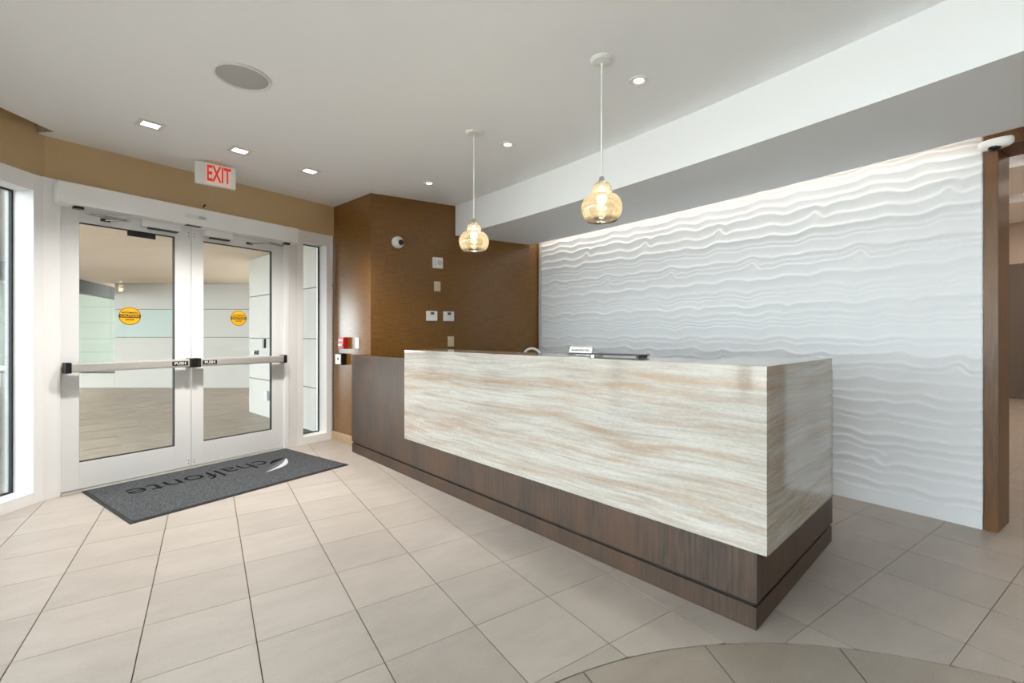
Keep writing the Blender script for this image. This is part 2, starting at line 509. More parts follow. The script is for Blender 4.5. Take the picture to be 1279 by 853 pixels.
for i in range(len(xs) - 1):
    for j in range(len(ys) - 1):
        x0, x1, y0, y1 = xs[i] + GX, xs[i + 1] - GX, ys[j] + GY, ys[j + 1] - GY
        cx_, cy_ = (x0 + x1) / 2, (y0 + y1) / 2
        if in_desk(cx_, cy_): continue
        if cx_ > 4.35 and (cy_ > 2.5 or cy_ < -1.5): continue
        if cx_ > 4.3 and .95 < cy_ and cx_ < 4.9: continue
        if cx_ > 1.65 and cy_ > 5.05: continue
        if cx_ > 3.95 and cy_ > 2.4: continue
        poly = [(x0, y0), (x1, y0), (x1, y1), (x0, y1)]
        poly = clip(poly, G_O + nv(G_ANG) * .1, n_g)
        if len(poly) < 3: continue
        poly = clip(poly, (O_L[0] + nv(L_ANG).x * .06, O_L[1] + nv(L_ANG).y * .06), n_l)
        if len(poly) < 3: continue
        dist = [math.hypot(p[0] - CC.x, p[1] - CC.y) for p in poly]
        cut = len(poly) != 4 or any(abs(a[0] - b[0]) > 1e-9 or abs(a[1] - b[1]) > 1e-9 for a, b in zip(poly, [(x0, y0), (x1, y0), (x1, y1), (x0, y1)]))
        if max(dist) < CR + .01: continue
        near = math.hypot(max(x0 - CC.x, 0, CC.x - x1), max(y0 - CC.y, 0, CC.y - y1))
        if near < CR + .004:
            RR = CR + .004
            smp = []
            for a in range(len(poly)):
                p, q = poly[a], poly[(a + 1) % len(poly)]
                for t in range(60):
                    smp.append((p[0] + (q[0] - p[0]) * t / 60, p[1] + (q[1] - p[1]) * t / 60, t == 0))
            out_ = [math.hypot(x - CC.x, y - CC.y) >= RR for x, y, c_ in smp]
            if not any(out_): continue
            st = next((k_ for k_ in range(len(smp)) if out_[k_] and not out_[k_ - 1]), 0)
            pts, n_s = [], len(smp)
            for k_ in range(n_s):
                i_ = (st + k_) % n_s
                if out_[i_] and (smp[i_][2] or not out_[i_ - 1] or not out_[(i_ + 1) % n_s]): pts.append(smp[i_][:2])
            if not all(out_):
                a1 = math.atan2(pts[-1][1] - CC.y, pts[-1][0] - CC.x); a0 = math.atan2(pts[0][1] - CC.y, pts[0][0] - CC.x)
                a0 = a1 + ((a0 - a1 + math.pi) % (2 * math.pi) - math.pi)
                for k_ in range(1, 12):
                    aa = a1 + (a0 - a1) * k_ / 12
                    pts.append((CC.x + RR * math.cos(aa), CC.y + RR * math.sin(aa)))
            poly = pts; cut = True
            if len(poly) < 3: continue
        pr = [project(p[0], p[1]) for p in poly]
        seen = any(q and -20 < q[0] < 1300 and q[1] < 880 for q in pr)
        if cx_ > 6.2: seen = False
        if not seen:
            if not cut:
                box(rest, x0, x1, y0, y1, -.012, 0)
            else:
                prism(poly, -.012, 0, rest)
            continue
        if not cut:
            key = (round(x1 - x0, 4), round(y1 - y0, 4))
            if key not in tile_meshes:
                o = build('tile', B(-key[0] / 2, key[0] / 2, -key[1] / 2, key[1] / 2, -.012, 0, .0008), M_TILE, floor)
                tile_meshes[key] = o.data
            else:
                o = link(bpy.data.objects.new('tile', tile_meshes[key]), floor)
            o.location = (cx_, cy_, 0)
        else:
            build('tile', prism(poly, -.012, 0), M_TILE, floor, recalc=False)
o = build('tile_field', rest, M_TILE, floor, recalc=False); o['kind'] = 'stuff'
# round inlay near the camera: ring of wedge tiles and an inner disc of wedges
def wedge(a0, a1, r0, r1, g=.0025, n=12):
    pts = []
    for k in range(n + 1):
        a = R(a0 + (a1 - a0) * k / n) ; pts.append((CC.x + r1 * math.cos(a), CC.y + r1 * math.sin(a)))
    for k in range(n, -1, -1):
        a = R(a0 + (a1 - a0) * k / n) ; pts.append((CC.x + r0 * math.cos(a), CC.y + r0 * math.sin(a)))
    return prism(pts, -.012, 0)
k = 0
a = 63.4 + 17.3 * 6
while a > 63.4 - 17.3 * 14.5:
    for r0, r1 in ((1.285, CR - .002), (.75, 1.28)):
        g = math.degrees(.003 / r1)
        build('tile', wedge(a - 17.3 + g, a - g, r0, r1), M_TILE2, floor, recalc=False)
    a -= 17.3
build('tile', lathe([(0, 0), (.745, 0), (.745, -.012)], 48, c=(CC.x, CC.y, 0)), M_TILE2, floor)

# ------------------------------------------------------------------ ceiling and soffit
pend = [(-1.072, 4.807), (-.951, 4.706)]
ceil_poly = [(1.236, 5.75), (5.2, 5.75), (5.2, -4.6), (-3.3, -4.6)]
edge = [LP[i] - nv(LANG[min(i, 5)]) * .05 for i in range(1, len(LP))]
ceil_poly += [(p.x, p.y) for p in reversed(edge)] + [pend[1], pend[0], (-1.03, 4.86)]
ceiling = build('ceiling', prism(ceil_poly, H_CEIL, H_CEIL + .31), M_CEIL)
meta(ceiling, 'flat white painted lobby ceiling', 'ceiling', kind='structure')
# blind pocket above the left glazing
bm = bmesh.new()
outer = [LP[i] + nv(LANG[min(i, 5)]) * .09 for i in range(len(LP))]
for i in range(len(LP) - 1):
    a_, b_ = LP[i] - dv(0) * 0, LP[i + 1]
    prism([(a_ - nv(LANG[i]) * .3)[:2], (b_ - nv(LANG[i]) * .3)[:2], (b_ + nv(LANG[i]) * .3)[:2], (a_ + nv(LANG[i]) * .3 + dv(LANG[i]) * .2)[:2]], 3.0, 3.05, bm)
o = build('trim_1', bm, M_CEIL); meta(o, 'recessed blind pocket lid above the left glazing', 'trim', kind='structure')
o = build('trim_2', prism([pend[0], pend[1], (pend[1][0] + .03, pend[1][1] + .04), (pend[0][0] + .03, pend[0][1] + .04)], H_CEIL + .002, 3.0), M_BEIGE)
meta(o, 'beige end of the blind pocket at the ceiling corner', 'trim', kind='structure')

# dropped curved soffit
N_ = 48
yy = [4.78 - (4.78 + 4.6) * k / N_ for k in range(N_ + 1)]
bm = bmesh.new()
sec = []
for y in yy:
    y0 = min(y, 4.86 - (fascia_x(y) - 1.44) * .0603) if y > 4.7 else y
    y1 = min(y, 4.86 - (slot_x(y) - 1.44) * .0603) if y > 4.7 else y
    sec.append([bm.verts.new(p) for p in ((fascia_x(y0), y0, H_SOF), (slot_x(y1), y1, H_SOF), (slot_x(y1), y1, H_CEIL), (fascia_x(y0), y0, H_CEIL))])
for s0, s1 in zip(sec[:-1], sec[1:]):
    for q in range(4):
        bm.faces.new((s0[q], s0[(q + 1) % 4], s1[(q + 1) % 4], s1[q]))
bm.faces.new(sec[0]); bm.faces.new(sec[-1][::-1])
sof = build('trim_3', bm, mat('soffit_paint', srgb(237, 239, 242), .85))
smooth_angle(sof, 30)
meta(sof, 'white dropped curved soffit over the reception desk', 'soffit', kind='structure')

# ------------------------------------------------------------------ brown wall, back of the desk
w = build('wall_back', B(0, 2.6, 0, .25, 0, 2.9), M_WEAVE, loc=(O_B[0], O_B[1], 0), rot=(0, 0, R(B_ANG)))
meta(w, 'brown woven wallcovering wall behind the desk', 'wall', kind='structure')
lenA = math.hypot(1.44 - 1.236, 4.86 - 5.63)
w = build('wall_return', B(0, lenA - .0005, .0, .2, 0, 2.9), M_WEAVE, loc=(O_A[0], O_A[1], 0), rot=(0, 0, R(A_ANG)))
w.name = 'wall_side'
meta(w, 'narrow brown wallcovering wall between entrance and desk', 'wall', kind='structure')
bb = build('baseboard_side', B(-.03, .62, -.012, .0, 0, .095, .002), M_BASE, loc=(O_A[0], O_A[1], 0), rot=(0, 0, R(A_ANG)))
meta(bb, 'tan tile baseboard under the narrow brown wall', 'baseboard', kind='structure')

# ------------------------------------------------------------------ beige bulkhead over the entrance
BK = 19.2
w = build('wall_entrance', B(-2.399, .0, 0, .16, 2.39, 3.0), M_BEIGE, loc=(O_A[0], O_A[1], 0), rot=(0, 0, R(BK)))
meta(w, 'beige wallcovering bulkhead above the entrance doors', 'wall', kind='structure')
PB = Vector((O_A[0], O_A[1], 0)) - dv(BK) * 2.399
bm = bmesh.new()
prev = PB
for i in range(6):
    a_ = PB if i == 0 else LP[i] + nv((LANG[i] + LANG[i - 1]) / 2) * .085
    b_ = LP[i + 1] + nv((LANG[i] + LANG[min(i + 1, 5)]) / 2) * .085
    n_ = nv(LANG[i]) * .14
    prism([a_[:2], b_[:2], (b_ + n_)[:2], (a_ + n_)[:2]], 2.385, 3.0, bm)
w = build('wall_left', bm, M_BEIGE)
meta(w, 'beige wallcovering band above the left windows', 'wall', kind='structure')

# ------------------------------------------------------------------ windows
def window(name, o, ang, x0, x1, label, rw=.066, lw=.066, ztop=2.40, gtop=2.27, gbot=.10, fbot=.085):
    """frame in local coordinates x0..x1 along the wall, glass set .15 deep"""
    r = root(name, (o[0], o[1], 0), R(ang), label, 'window', kind='structure')
    D = .20
    build('mullion', B(x0, x0 + lw, 0, D, 0, ztop, .002), M_FRAME, r)
    build('mullion', B(x1 - rw, x1, 0, D, 0, ztop, .002), M_FRAME, r)
    build('head', B(x0 + lw, x1 - rw, 0.001, D, gtop, ztop - .001, .002), M_FRAME, r)
    build('sill', B(x0 + lw, x1 - rw, 0.001, D, 0, fbot, .002), M_FRAME, r)
    gk = bmesh.new()
    g = .010
    a, b = x0 + lw, x1 - rw
    box(gk, a, a + g, .145, .165, fbot, gtop); box(gk, b - g, b, .145, .165, fbot, gtop)
    box(gk, a + g, b - g, .145, .165, fbot, fbot + g); box(gk, a + g, b - g, .145, .165, gtop - g, gtop)
    build('gasket', gk, M_GASKET, r)
    build('glass_pane', B(a + g * .5, b - g * .5, .152, .158, fbot + g * .5, gtop - g * .5), M_GLASS, r)
    return r
window('window_1', G_O, G_ANG, -.424, 0, 'narrow glazed sidelight between the doors and brown wall')
for i in range(6):
    lab = 'full-height white-framed window at the left edge' if i == 0 else 'full-height white-framed window along the left side, number %s from the doors' % ['', 'two', 'three', 'four', 'five', 'six'][i]
    window('window_%d' % (i + 2), LP[i], LANG[i], -1.62, 0, lab, rw=.07, lw=.07, ztop=2.39)

# bend post between the left window and the doors
bm = prism([(O_L[0], O_L[1]), at(G_O, G_ANG, -2.318)[:2], at(G_O, G_ANG, -2.318, .15)[:2], (LP[0] + nv(L_ANG) * .19)[:2]], 0, 2.395)
o = build('trim_4', bm, M_FRAME); meta(o, 'white corner post between left window and doors', 'trim', kind='structure')

# ------------------------------------------------------------------ door frame
fr = root('trim_5', tuple(G_O), R(G_ANG), 'white aluminium door frame around the double doors', 'door frame', kind='structure')
build('jamb', B(-.574, -.522, -.005, .14, 0, 2.26, .006), M_FRAME, fr)
build('jamb', B(-.520, -.4245, .0, .16, 0, 2.40, .002), M_FRAME2, fr)
build('jamb', B(-2.3405, -2.314, -.004, .13, 0, 2.26, .004), M_FRAME, fr)
build('door_head', B(-2.33, -.5205, .005, .14, 2.215, 2.40), M_FRAME2, fr)
build('threshold', B(-2.312, -.575, -.02, .12, -.003, .014, .004), M_ALU, fr)

# ------------------------------------------------------------------ door leaves
def leaf(name, x0, x1, gx0, gx1, label, push_side):
    r = root(name, tuple(G_O), R(G_ANG), label, 'door', kind='structure')
    zb, zt, gb, gt = .022, 2.21, .228, 2.105
    y0, y1 = .012, .058
    build('stile', B(x0, gx0, y0, y1, zb, zt, .003), M_FRAME2, r)
    build('stile', B(gx1, x1, y0, y1, zb, zt, .003), M_FRAME2, r)
    build('bottom_rail', B(gx0, gx1, y0 + .0005, y1, zb, gb, .001), M_FRAME2, r)
    build('top_rail', B(gx0, gx1, y0 + .0005, y1, gt, zt, .001), M_FRAME2, r)
    gk = bmesh.new(); g = .007
    box(gk, gx0, gx0 + g * .4, y0 + .012, y1 - .01, gb, gt); box(gk, gx1 - g, gx1, y0 + .006, y1 - .01, gb, gt)
    box(gk, gx0, gx1, y0 + .006, y1 - .01, gb, gb + g); box(gk, gx0, gx1, y0 + .006, y1 - .01, gt - g, gt)
    build('gasket', gk, M_GASKET, r)
    gl = build('glass_pane', B(gx0, gx1, y0 + .022, y0 + .028, gb, gt), M_GLASS, r)
    # push bar across the leaf
    a, b = x0 + .012, x1 - .012
    zc = .972
    bm = bmesh.new()
    box(bm, a, b, -.075, -.030, zc - .036, zc + .036, .012)
    bar = build('push_bar', bm, M_ALU, r)
    bm = bmesh.new()
    box(bm, a - .004, a + .032, -.079, .012, zc - .041, zc + .041, .004)
    box(bm, b - .032, b + .004, -.079, .012, zc - .041, zc + .041, .004)
    build('end_cap', bm, M_BLACK, bar)
    lx = (b - .165) if push_side == 'r' else (a + .045)
    build('push_label', B(lx, lx + .12, -.0762, -.0745, zc - .019, zc + .019), M_BLACK, bar)
    text_obj('push_lettering', 'PUSH', .034, .0004, M_PLASTIC, bar, wall_tm(lx + .06, -.0768, zc), width=.086, offset=.0008)
    # pivot screws on the meeting stile
    sx = x1 - .02 if push_side == 'r' else x0 + .02
    for z in (zb + .03, zb + .055, zt - .05, zt - .08):
        build('screw', lathe([(0, y0 - .0015), (.004, y0 - .001), (.005, y0 + .001)], 10, axis='y', c=(sx, 0, z)), M_DARK, r)
    return r
d1 = leaf('door_1', -2.311, -1.4435, -2.206, -1.571, 'left glazed door leaf with push bar and caution sticker', 'r')
d2 = leaf('door_2', -1.4405, -.576, -1.342, -.699, 'right glazed door leaf with push bar and caution sticker', 'l')
build('glass_clip', B(-1.905, -1.71, .020, .033, 2.055, 2.100, .002), M_BLACK, d1)

M_DECAL = mat('yellow_vinyl', srgb(224, 170, 20), .5)
def decal(par, x, z):
    y = .0325
    d = build('caution_sticker', lathe([(0, y - .0012), (.076, y - .0012), (.077, y)], 40, axis='y', c=(x, 0, z)), M_DECAL, par)
    build('sticker_border', lathe([(.070, y - .0016), (.074, y - .0016), (.074, y - .001)], 40, axis='y', c=(x, 0, z)), M_BLACK, d)
    build('sticker_band', B(x - .0735, x + .0735, y - .0020, y - .0012, z - .014, z + .014), M_BLACK, d)
    text_obj('sticker_lettering', 'CAUTION', .026, .0003, M_DECAL, d, wall_tm(x, y - .0024, z), width=.124, offset=.0008)
    text_obj('sticker_lettering', 'AUTOMATIC', .018, .0003, M_BLACK, d, wall_tm(x, y - .0018, z + .028), width=.112, offset=.0006)
    text_obj('sticker_lettering', 'DOOR', .018, .0003, M_BLACK, d, wall_tm(x, y - .0018, z - .030), width=.058, offset=.0006)
decal(d1, -1.886, 1.383)
decal(d2, -1.022, 1.392)

# ------------------------------------------------------------------ automatic operator over the doors
op = root('door_operator', at(G_O, G_ANG, -1.43, 0, 2.205), R(G_ANG), 'long white automatic door operator box above both doors', 'door operator')
build('housing', B(-.925, .935, -.14, .004, 0, .158, .004), M_FRAME, op)
build('motion_sensor', B(-.115, .055, -.150, -.141, .058, .092, .004), M_FRAME2, op)
build('sensor_lens', B(-.015, .035, -.153, -.1502, .064, .084, .003), M_STEEL, op)
build('cable_slot', B(-.10, .02, -.138, -.07, -.004, -.0002), M_BLACK, op)
def lock(x0, x1):
    l = build('magnetic_lock', B(x0, x1, -.062, -.006, -.062, -.001, .004), M_FRAME2, op)
    build('lock_plate', B(x0 + .05, x1 - .02, -.045, -.004, -.074, -.0625, .002), M_DARK, l)
lock(-.40, -.115)
lock(.075, .315)
def arm(p0, p1, p2, side):
    a = build('closer_arm', tube([p0, (p0[0] + .02 * side, p0[1], p0[2]), (p0[0] + .06 * side, p0[1] - .005, p0[2] - .03), p1], .010, 8), M_STEEL, op)
    build('arm_link', tube([p1, p2], .006, 8), M_STEEL, a)
    build('arm_pivot', lathe([(0, -.012), (.014, -.012), (.014, .014), (0, .014)], 12, c=p1), M_STEEL, a)
    build('arm_pivot', B(p0[0] - .03, p0[0] + .03, p0[1] - .02, p0[1] + .03, p0[2] - .008, p0[2] + .012, .003), M_BLACK, a)
    build('arm_foot', B(p2[0] - .03, p2[0] + .03, .000, .014, p2[2] - .012, p2[2] + .012, .003), M_DARK, a)
arm((-.80, -.075, -.012), (-.50, -.085, -.045), (-.62, .0, -.055), 1)
arm((.84, -.075, -.012), (.66, -.085, -.035), (.50, .0, -.055), -1)

# loose sensor wire on the bulkhead
wr = root('sensor_wire', at(O_A, BK, -1.36, -.004, 2.38), R(BK), 'short black sensor wire poking up behind the operator box', 'wire')
build('wire', tube([(0, -.004, -.02), (0, -.004, .02), (.012, -.004, .05), (.03, -.004, .075), (.075, -.003, .13), (.10, -.002, .155)], .0022, 6), M_IVORY, wr)
build('connector', tube([(.010, -.006, .046), (.028, -.006, .074)], .006, 8), M_BLACK, wr)
build('connector', tube([(-.001, -.006, .004), (.001, -.006, .022)], .005, 8), M_BLACK, wr)

# ------------------------------------------------------------------ exit sign
ex = root('exit_sign', (-.093 + .149, 4.733 + .022, H_CEIL), R(8), 'white exit sign with red letters hanging from the ceiling', 'sign')
build('mount', B(-.065, .065, -.025, .025, -.022, -.0005, .004), M_IVORY, ex)
body = build('housing', B(-.15, .15, -.020, .020, -.21, -.022, .004), M_PLASTIC, ex)
build('face_plate', B(-.072, .118, -.0215, -.0195, -.203, -.030), mat('exit_face', srgb(248, 232, 226), .5, emit=srgb(255, 200, 185), estr=.08), body)
text_obj('lettering', 'EXIT', .19, .001, M_EXITRED, body, wall_tm(.022, -.0228, -.116), width=.178, offset=.004)

# ------------------------------------------------------------------ wave wall on the right
Y_L, Y_R = 4.695, .739
ridges = []
z = .06
rs = random.Random(21)
while z < 2.75:
    ridges.append(z)
    z += rs.choice([.03, .042, .052, .062, .072, .085, .095])
PP = .772
kinks = [(2.186, 3.972, .036), (1.83, 3.676, .036), (1.02, 3.93, .030), (1.02, 3.80, -.0), (.34, 3.60, .034), (1.50, 3.45, .016), (.72, 3.55, .016)]
def warp(y, z):
    w = .0085 * math.sin(2 * math.pi * 2 * y / PP + 5.3 * z + 1.6 * math.sin(7 * z)) + .006 * math.sin(2 * math.pi * 3 * y / PP - 7.7 * z + 1.1)
    w += .007 * math.sin(2 * math.pi * y / PP + 4.1 * z + .4 + math.sin(11 * z)) + .0022 * math.sin(2 * math.pi * 5 * y / PP + 9.1 * z + 2.0)
    for zk, yk, amp in kinks:
        gz = math.exp(-((z - zk) / .05) ** 2)
        if gz < .02 or amp == 0: continue
        d = ((yk - y + PP / 2) % PP) - PP / 2      # to the right of the peak is positive
        w += gz * amp * (math.exp(-((d + .012) / .035) ** 2) - .7 * math.exp(-((d - .055) / .030) ** 2))
    return w
def prof(q):
    lo = 0
    for k in range(len(ridges) - 1):
        if ridges[k] <= q < ridges[k + 1]:
            a, b = ridges[k], ridges[k + 1]
            t = (q - a) / (b - a)
            amp = .17 * (b - a)
            na = amp_at[k]; nb = amp_at[k + 1]
            if t < .26: return na * (1 - t / .26) ** 1.5
            return nb * ((t - .26) / .74) ** 1.5
    return 0.0
amp_at = []
for k in range(len(ridges)):
    d = [ridges[k + 1] - ridges[k]] if k + 1 < len(ridges) else []
    if k: d.append(ridges[k] - ridges[k - 1])
    amp_at.append(min(.013, .23 * min(d)) * (1.25 if rs.random() < .35 else .8))
wall = build('wall_right', prism([(wave_x(y) + .03, y) for y in [4.78 - k * (4.78 - .70) / 20 for k in range(21)]] + [(4.36, .70), (4.36, 4.78)], 0, 2.95), M_WHITE)
meta(wall, 'white sculpted wave-relief feature wall behind the desk', 'wall', kind='structure')
NY, NZ = 400, 440
Z0, Z1 = .10, 2.70
verts, faces = [], []
for i in range(NY + 1):
    y = Y_L + (Y_R - Y_L) * i / NY
    bx = wave_x(y)
    for j in range(NZ + 1):
        z = Z0 + (Z1 - Z0) * j / NZ
        h = prof(z - warp(y, z))
        verts.append((bx + .010 - h, y, z))
for i in range(NY):
    for j in range(NZ):
        a = i * (NZ + 1) + j
        faces.append((a, a + NZ + 1, a + NZ + 2, a + 1))
n0 = len(verts)
# closed back so that the relief is a solid slab
for i in (0, NY):
    y = Y_L + (Y_R - Y_L) * i / NY
    for z in (Z0, Z1): verts.append((wave_x(y) + .029, y, z))
# end caps
for i, base in ((0, n0), (NY, n0 + 2)):
    col = [i * (NZ + 1) + j for j in range(NZ + 1)]
    faces.append(tuple(col + [base + 1, base]) if i == 0 else tuple([base, base + 1] + col[::-1]))
me = bpy.data.meshes.new('wave_relief')
me.from_pydata(verts, [], faces)
for p in me.polygons: p.use_smooth = True
M_WAVE = mat('white_sculpted_plaster', srgb(220, 221, 224), .55)
me.materials.append(M_WAVE)
wr_ = bpy.data.objects.new('wave_relief', me); link(wr_, wall)
wr_['label'] = 'white plaster relief of horizontal dune ripples'
bm = prism([(wave_x(y) + .012, y) for y in [4.695 - k * (4.695 - .739) / 20 for k in range(21)]] + [(wave_x(y) - .006, y) for y in [.739 + k * (4.695 - .739) / 20 for k in range(21)]], 0, .10)
bb = build('baseboard_right', bm, M_WAVE); meta(bb, 'low white baseboard under the wave wall', 'baseboard', kind='structure')
o = build('trim_6', B(wave_x(4.7) - .022, wave_x(4.7) + .03, 4.696, 4.716, 0, 2.70, .001), M_ALU)
meta(o, 'vertical aluminium edge strip at the left end of the wave wall', 'trim', kind='structure')

# LED strip in the slot between soffit and wave wall
led = root('cove_light', (wave_x(2.7), 2.7, 2.615), 0, 'hidden warm LED strip in the slot above the wave wall', 'light')
bm = bmesh.new()
bq = [4.70 - k * (4.70 - .80) / 24 for k in range(25)]
ring = [[(wave_x(y) - .125, y), (wave_x(y) - .105, y)] for y in bq]
prism([(p[0][0] - led.location.x, p[0][1] - 2.7) for p in ring] + [(p[1][0] - led.location.x, p[1][1] - 2.7) for p in reversed(ring)], -.006, .006, bm)
build('strip', bm, M_LED, led)
for k in range(6):
    ya, yb = 4.705 - k * .658, 4.705 - (k + 1) * .658
    pa, pb = Vector((wave_x(ya) - .115, ya, 2.60)), Vector((wave_x(yb) - .115, yb, 2.60))
    ld = bpy.data.lights.new('cove_lamp', 'AREA'); ld.shape = 'RECTANGLE'
    ld.size = (pb - pa).length; ld.size_y = .02; ld.energy = .48; ld.color = (1, .88, .72)
    lo = bpy.data.objects.new('cove_lamp', ld); link(lo, led)
    c = (pa + pb) / 2
    xd = (pb - pa).normalized()
    aim = Vector((.05, 0, -1)).normalized()
    zd = -aim
    yd = zd.cross(xd).normalized(); zd = xd.cross(yd)
    M = Matrix((xd, yd, zd)).transposed().to_4x4(); M.translation = c - Vector(led.location)
    lo.matrix_local = M

# ------------------------------------------------------------------ walnut portal at the right edge
po = root('trim_7', (4.055, .737, 0), 0, 'dark walnut portal frame around the right opening', 'door frame', kind='structure')
build('jamb', B(0, .30, -.066, -.0005, 0, 2.384, .002), M_PORTAL, po)
build('jamb', B(0, .30, -2.20, -2.134, 0, 2.384, .002), M_PORTAL, po)
build('header', B(0, .30, -2.20, -.0005, 2.385, 2.47, .002), M_PORTAL, po)
o = build('wall_south', B(4.06, 4.36, -4.6, -1.465, 0, 2.95), M_WHITE); meta(o, 'white wall beyond the right opening', 'wall', kind='structure')
o = build('trim_8', B(4.10, 4.36, -1.47, .735, 2.472, 2.95), M_WHITE); meta(o, 'white wall strip over the walnut portal', 'trim', kind='structure')

# ------------------------------------------------------------------ corridor beyond the portal
M_CORR = mat('corridor_wall', srgb(196, 180, 166), .7)
o = build('wall_corridor', B(13.0, 13.2, -1.6, 3.0, 0, 3.4), M_CORR); meta(o, 'pale end wall of the corridor beyond the portal', 'wall', kind='structure')
bm = bmesh.new(); box(bm, 4.36, 13.0, 2.4, 2.6, 0, 3.4); box(bm, 4.36, 13.0, -1.7, -1.5, 0, 3.4)
o = build('wall_passage', bm, M_CORR); meta(o, 'pale side walls of the corridor beyond the portal', 'wall', kind='structure')
bm = bmesh.new(); box(bm, 4.36, 13.2, -1.7, 2.6, 3.4, 3.5)
for x in (6.0, 8.2, 10.4): box(bm, x, x + .35, -1.6, 2.5, 3.28, 3.4)
o = build('ceiling_corridor', bm, M_CEIL); meta(o, 'beamed white corridor ceiling beyond the portal', 'ceiling', kind='structure')
dd = root('door_3', (12.98, 2.2, 0), 0, 'dark door at the end of the corridor', 'door', kind='structure')
build('door_panel', B(-.03, 0.01, -1.0, -.03, 0, 2.6, .004), mat('grey_brown_door', srgb(104, 92, 82), .5), dd)
build('door_frame', B(-.05, .01, -.03, .16, 0, 2.62, .004), M_BLACK, dd)
lamp = bpy.data.lights.new('corridor_fill_lamp', 'AREA'); lamp.size = .5; lamp.energy = 22; lamp.color = (1, .86, .7)  # added fill lamps with glowing squares to light the corridor, no known fixtures
for k, x in enumerate((7.4, 9.6, 11.8)):
    cl = root('corridor_fill', (x, .6, 3.39), 0, 'added square fill light under the corridor ceiling, %s from the portal' % ['nearest', 'second', 'farthest'][k], 'light', 'added corridor fill lights')
    build('lens', B(-.25, .25, -.25, .25, -.02, 0), mat('corridor_fill_glow', srgb(240, 230, 215), .5, emit=(1, .86, .7, 1), estr=1.0), cl)  # glowing square added with the fill lamp, not a fixture lens
    lo = bpy.data.objects.new('corridor_fill_lamp', lamp); link(lo, cl); lo.location = (0, 0, -.04)

# ------------------------------------------------------------------ rest of the room, behind the camera
o = build('wall_rear', B(-3.4, 4.4, -4.7, -4.5, 0, 2.95), mat('rear_wall', srgb(188, 168, 140), .6)); meta(o, 'beige wall behind the camera', 'wall', kind='structure')

# ------------------------------------------------------------------ reception desk
dk = root('reception_desk', (desk_o[0], desk_o[1], 0), R(desk_ang), 'reception desk of travertine slabs wrapped over a dark oak base', 'desk')
DL, DD = 3.955, 1.21
FOOT = [(-DL, 0), (0, 0), (0, DD), (-3.63, DD), (-3.868, .176), (-DL, .150)]
build('plinth', prism(FOOT, 0, .094), M_WENGE, dk)
build('shadow_gap', prism([(-DL + .01, .012), (-.012, .012), (-.012, DD - .012), (-3.62, DD - .012), (-3.85, .17), (-DL + .01, .145)], .094, .112), M_BLACK, dk)
# base carcass: hollow so that there is a work surface behind
build('front_panel', B(-DL, .004, -.004, .06, .112, 1.017, .0015), M_WENGE, dk)
build('end_panel', B(-.06, .004, .0605, DD, .112, 1.017, .0015), M_WENGE, dk)
build('left_panel', B(-DL, -3.90, .0605, .150, .112, 1.017, .0015), M_WENGE, dk)
build('work_surface', B(-3.70, -.06, .0605, .85, .70, .74, .002), M_WENGE, dk)
build('modesty_panel', B(-3.70, -.06, .75, .78, .112, .70), M_WENGE, dk)
TL = 2.818
bm = B(-TL, .05, -.03, -.0045, .333, 1.096, .0015)
build('travertine_front', bm, M_TRAV, dk)
build('travertine_end', B(.0245, .05, -.0044, .985, .331, 1.0955, .0015), M_TRAV, dk)
bm = prism([(-TL, -.0044), (.0244, -.0044), (.0244, .985), (-.33, .985), (-.33, .335), (-TL, .335)], 1.066, 1.0958)
build('travertine_top', bm, M_TRAV, dk)
bm = bmesh.new()
for x in (-TL + .03, -1.9, -1.0): box(bm, x, x + .04, .0605, .30, .74, 1.0655)
box(bm, -TL, -.34, .061, .075, .74, 1.0655)
build('ledge_support', bm, M_WENGE, dk)

# things on the ledge
sg = root('desk_sign', at(desk_o, desk_ang, -1.15, .285, 1.0962), R(desk_ang - 4), 'small clear acrylic sign with a printed line on the ledge', 'sign')
lean = Matrix.Rotation(R(-14), 4, 'X')
bm = B(-.102, .102, -.002, .002, .002, .052, .001); bm.transform(lean)
build('acrylic_plate', bm, M_ACRYL, sg)
bm = B(-.097, .097, -.0035, -.0022, .012, .050); bm.transform(lean)
card = build('card', bm, mat('card_stock', srgb(226, 228, 222), .6), sg)
bm = bmesh.new()
rr = random.Random(4); x = -.078
while x < .076:
    wd = rr.uniform(.006, .010)
    box(bm, x, x + .0022, -.0042, -.0036, .024, .036); box(bm, x + .0022, x + wd - .0022, -.0042, -.0036, .024 + rr.choice([0, .005, .0095]), .0265 + rr.choice([0, .005, .0095]))
    if rr.random() < .6: box(bm, x + wd - .0022, x + wd, -.0042, -.0036, .024, .036)
    x += wd + .0028
bm.transform(lean)
build('print_line', bm, M_DARK, card)
bm = B(-.10, .10, -.016, .014, 0, .003); build('foot', bm, M_ACRYL, sg)

cb = root('clipboard', at(desk_o, desk_ang, -.835, .245, 1.0962), R(desk_ang + 2), 'thin black clipboard lying on the travertine ledge', 'clipboard')
build('board', B(-.165, .165, -.055, .065, .009, .016, .002), M_BLACK, cb)
build('rubber_foot', B(-.160, -.140, -.045, .055, 0, .0092, .001), M_STEEL, cb)
build('rubber_foot', B(.140, .155, -.045, .055, 0, .0092, .001), M_BLACK, cb)

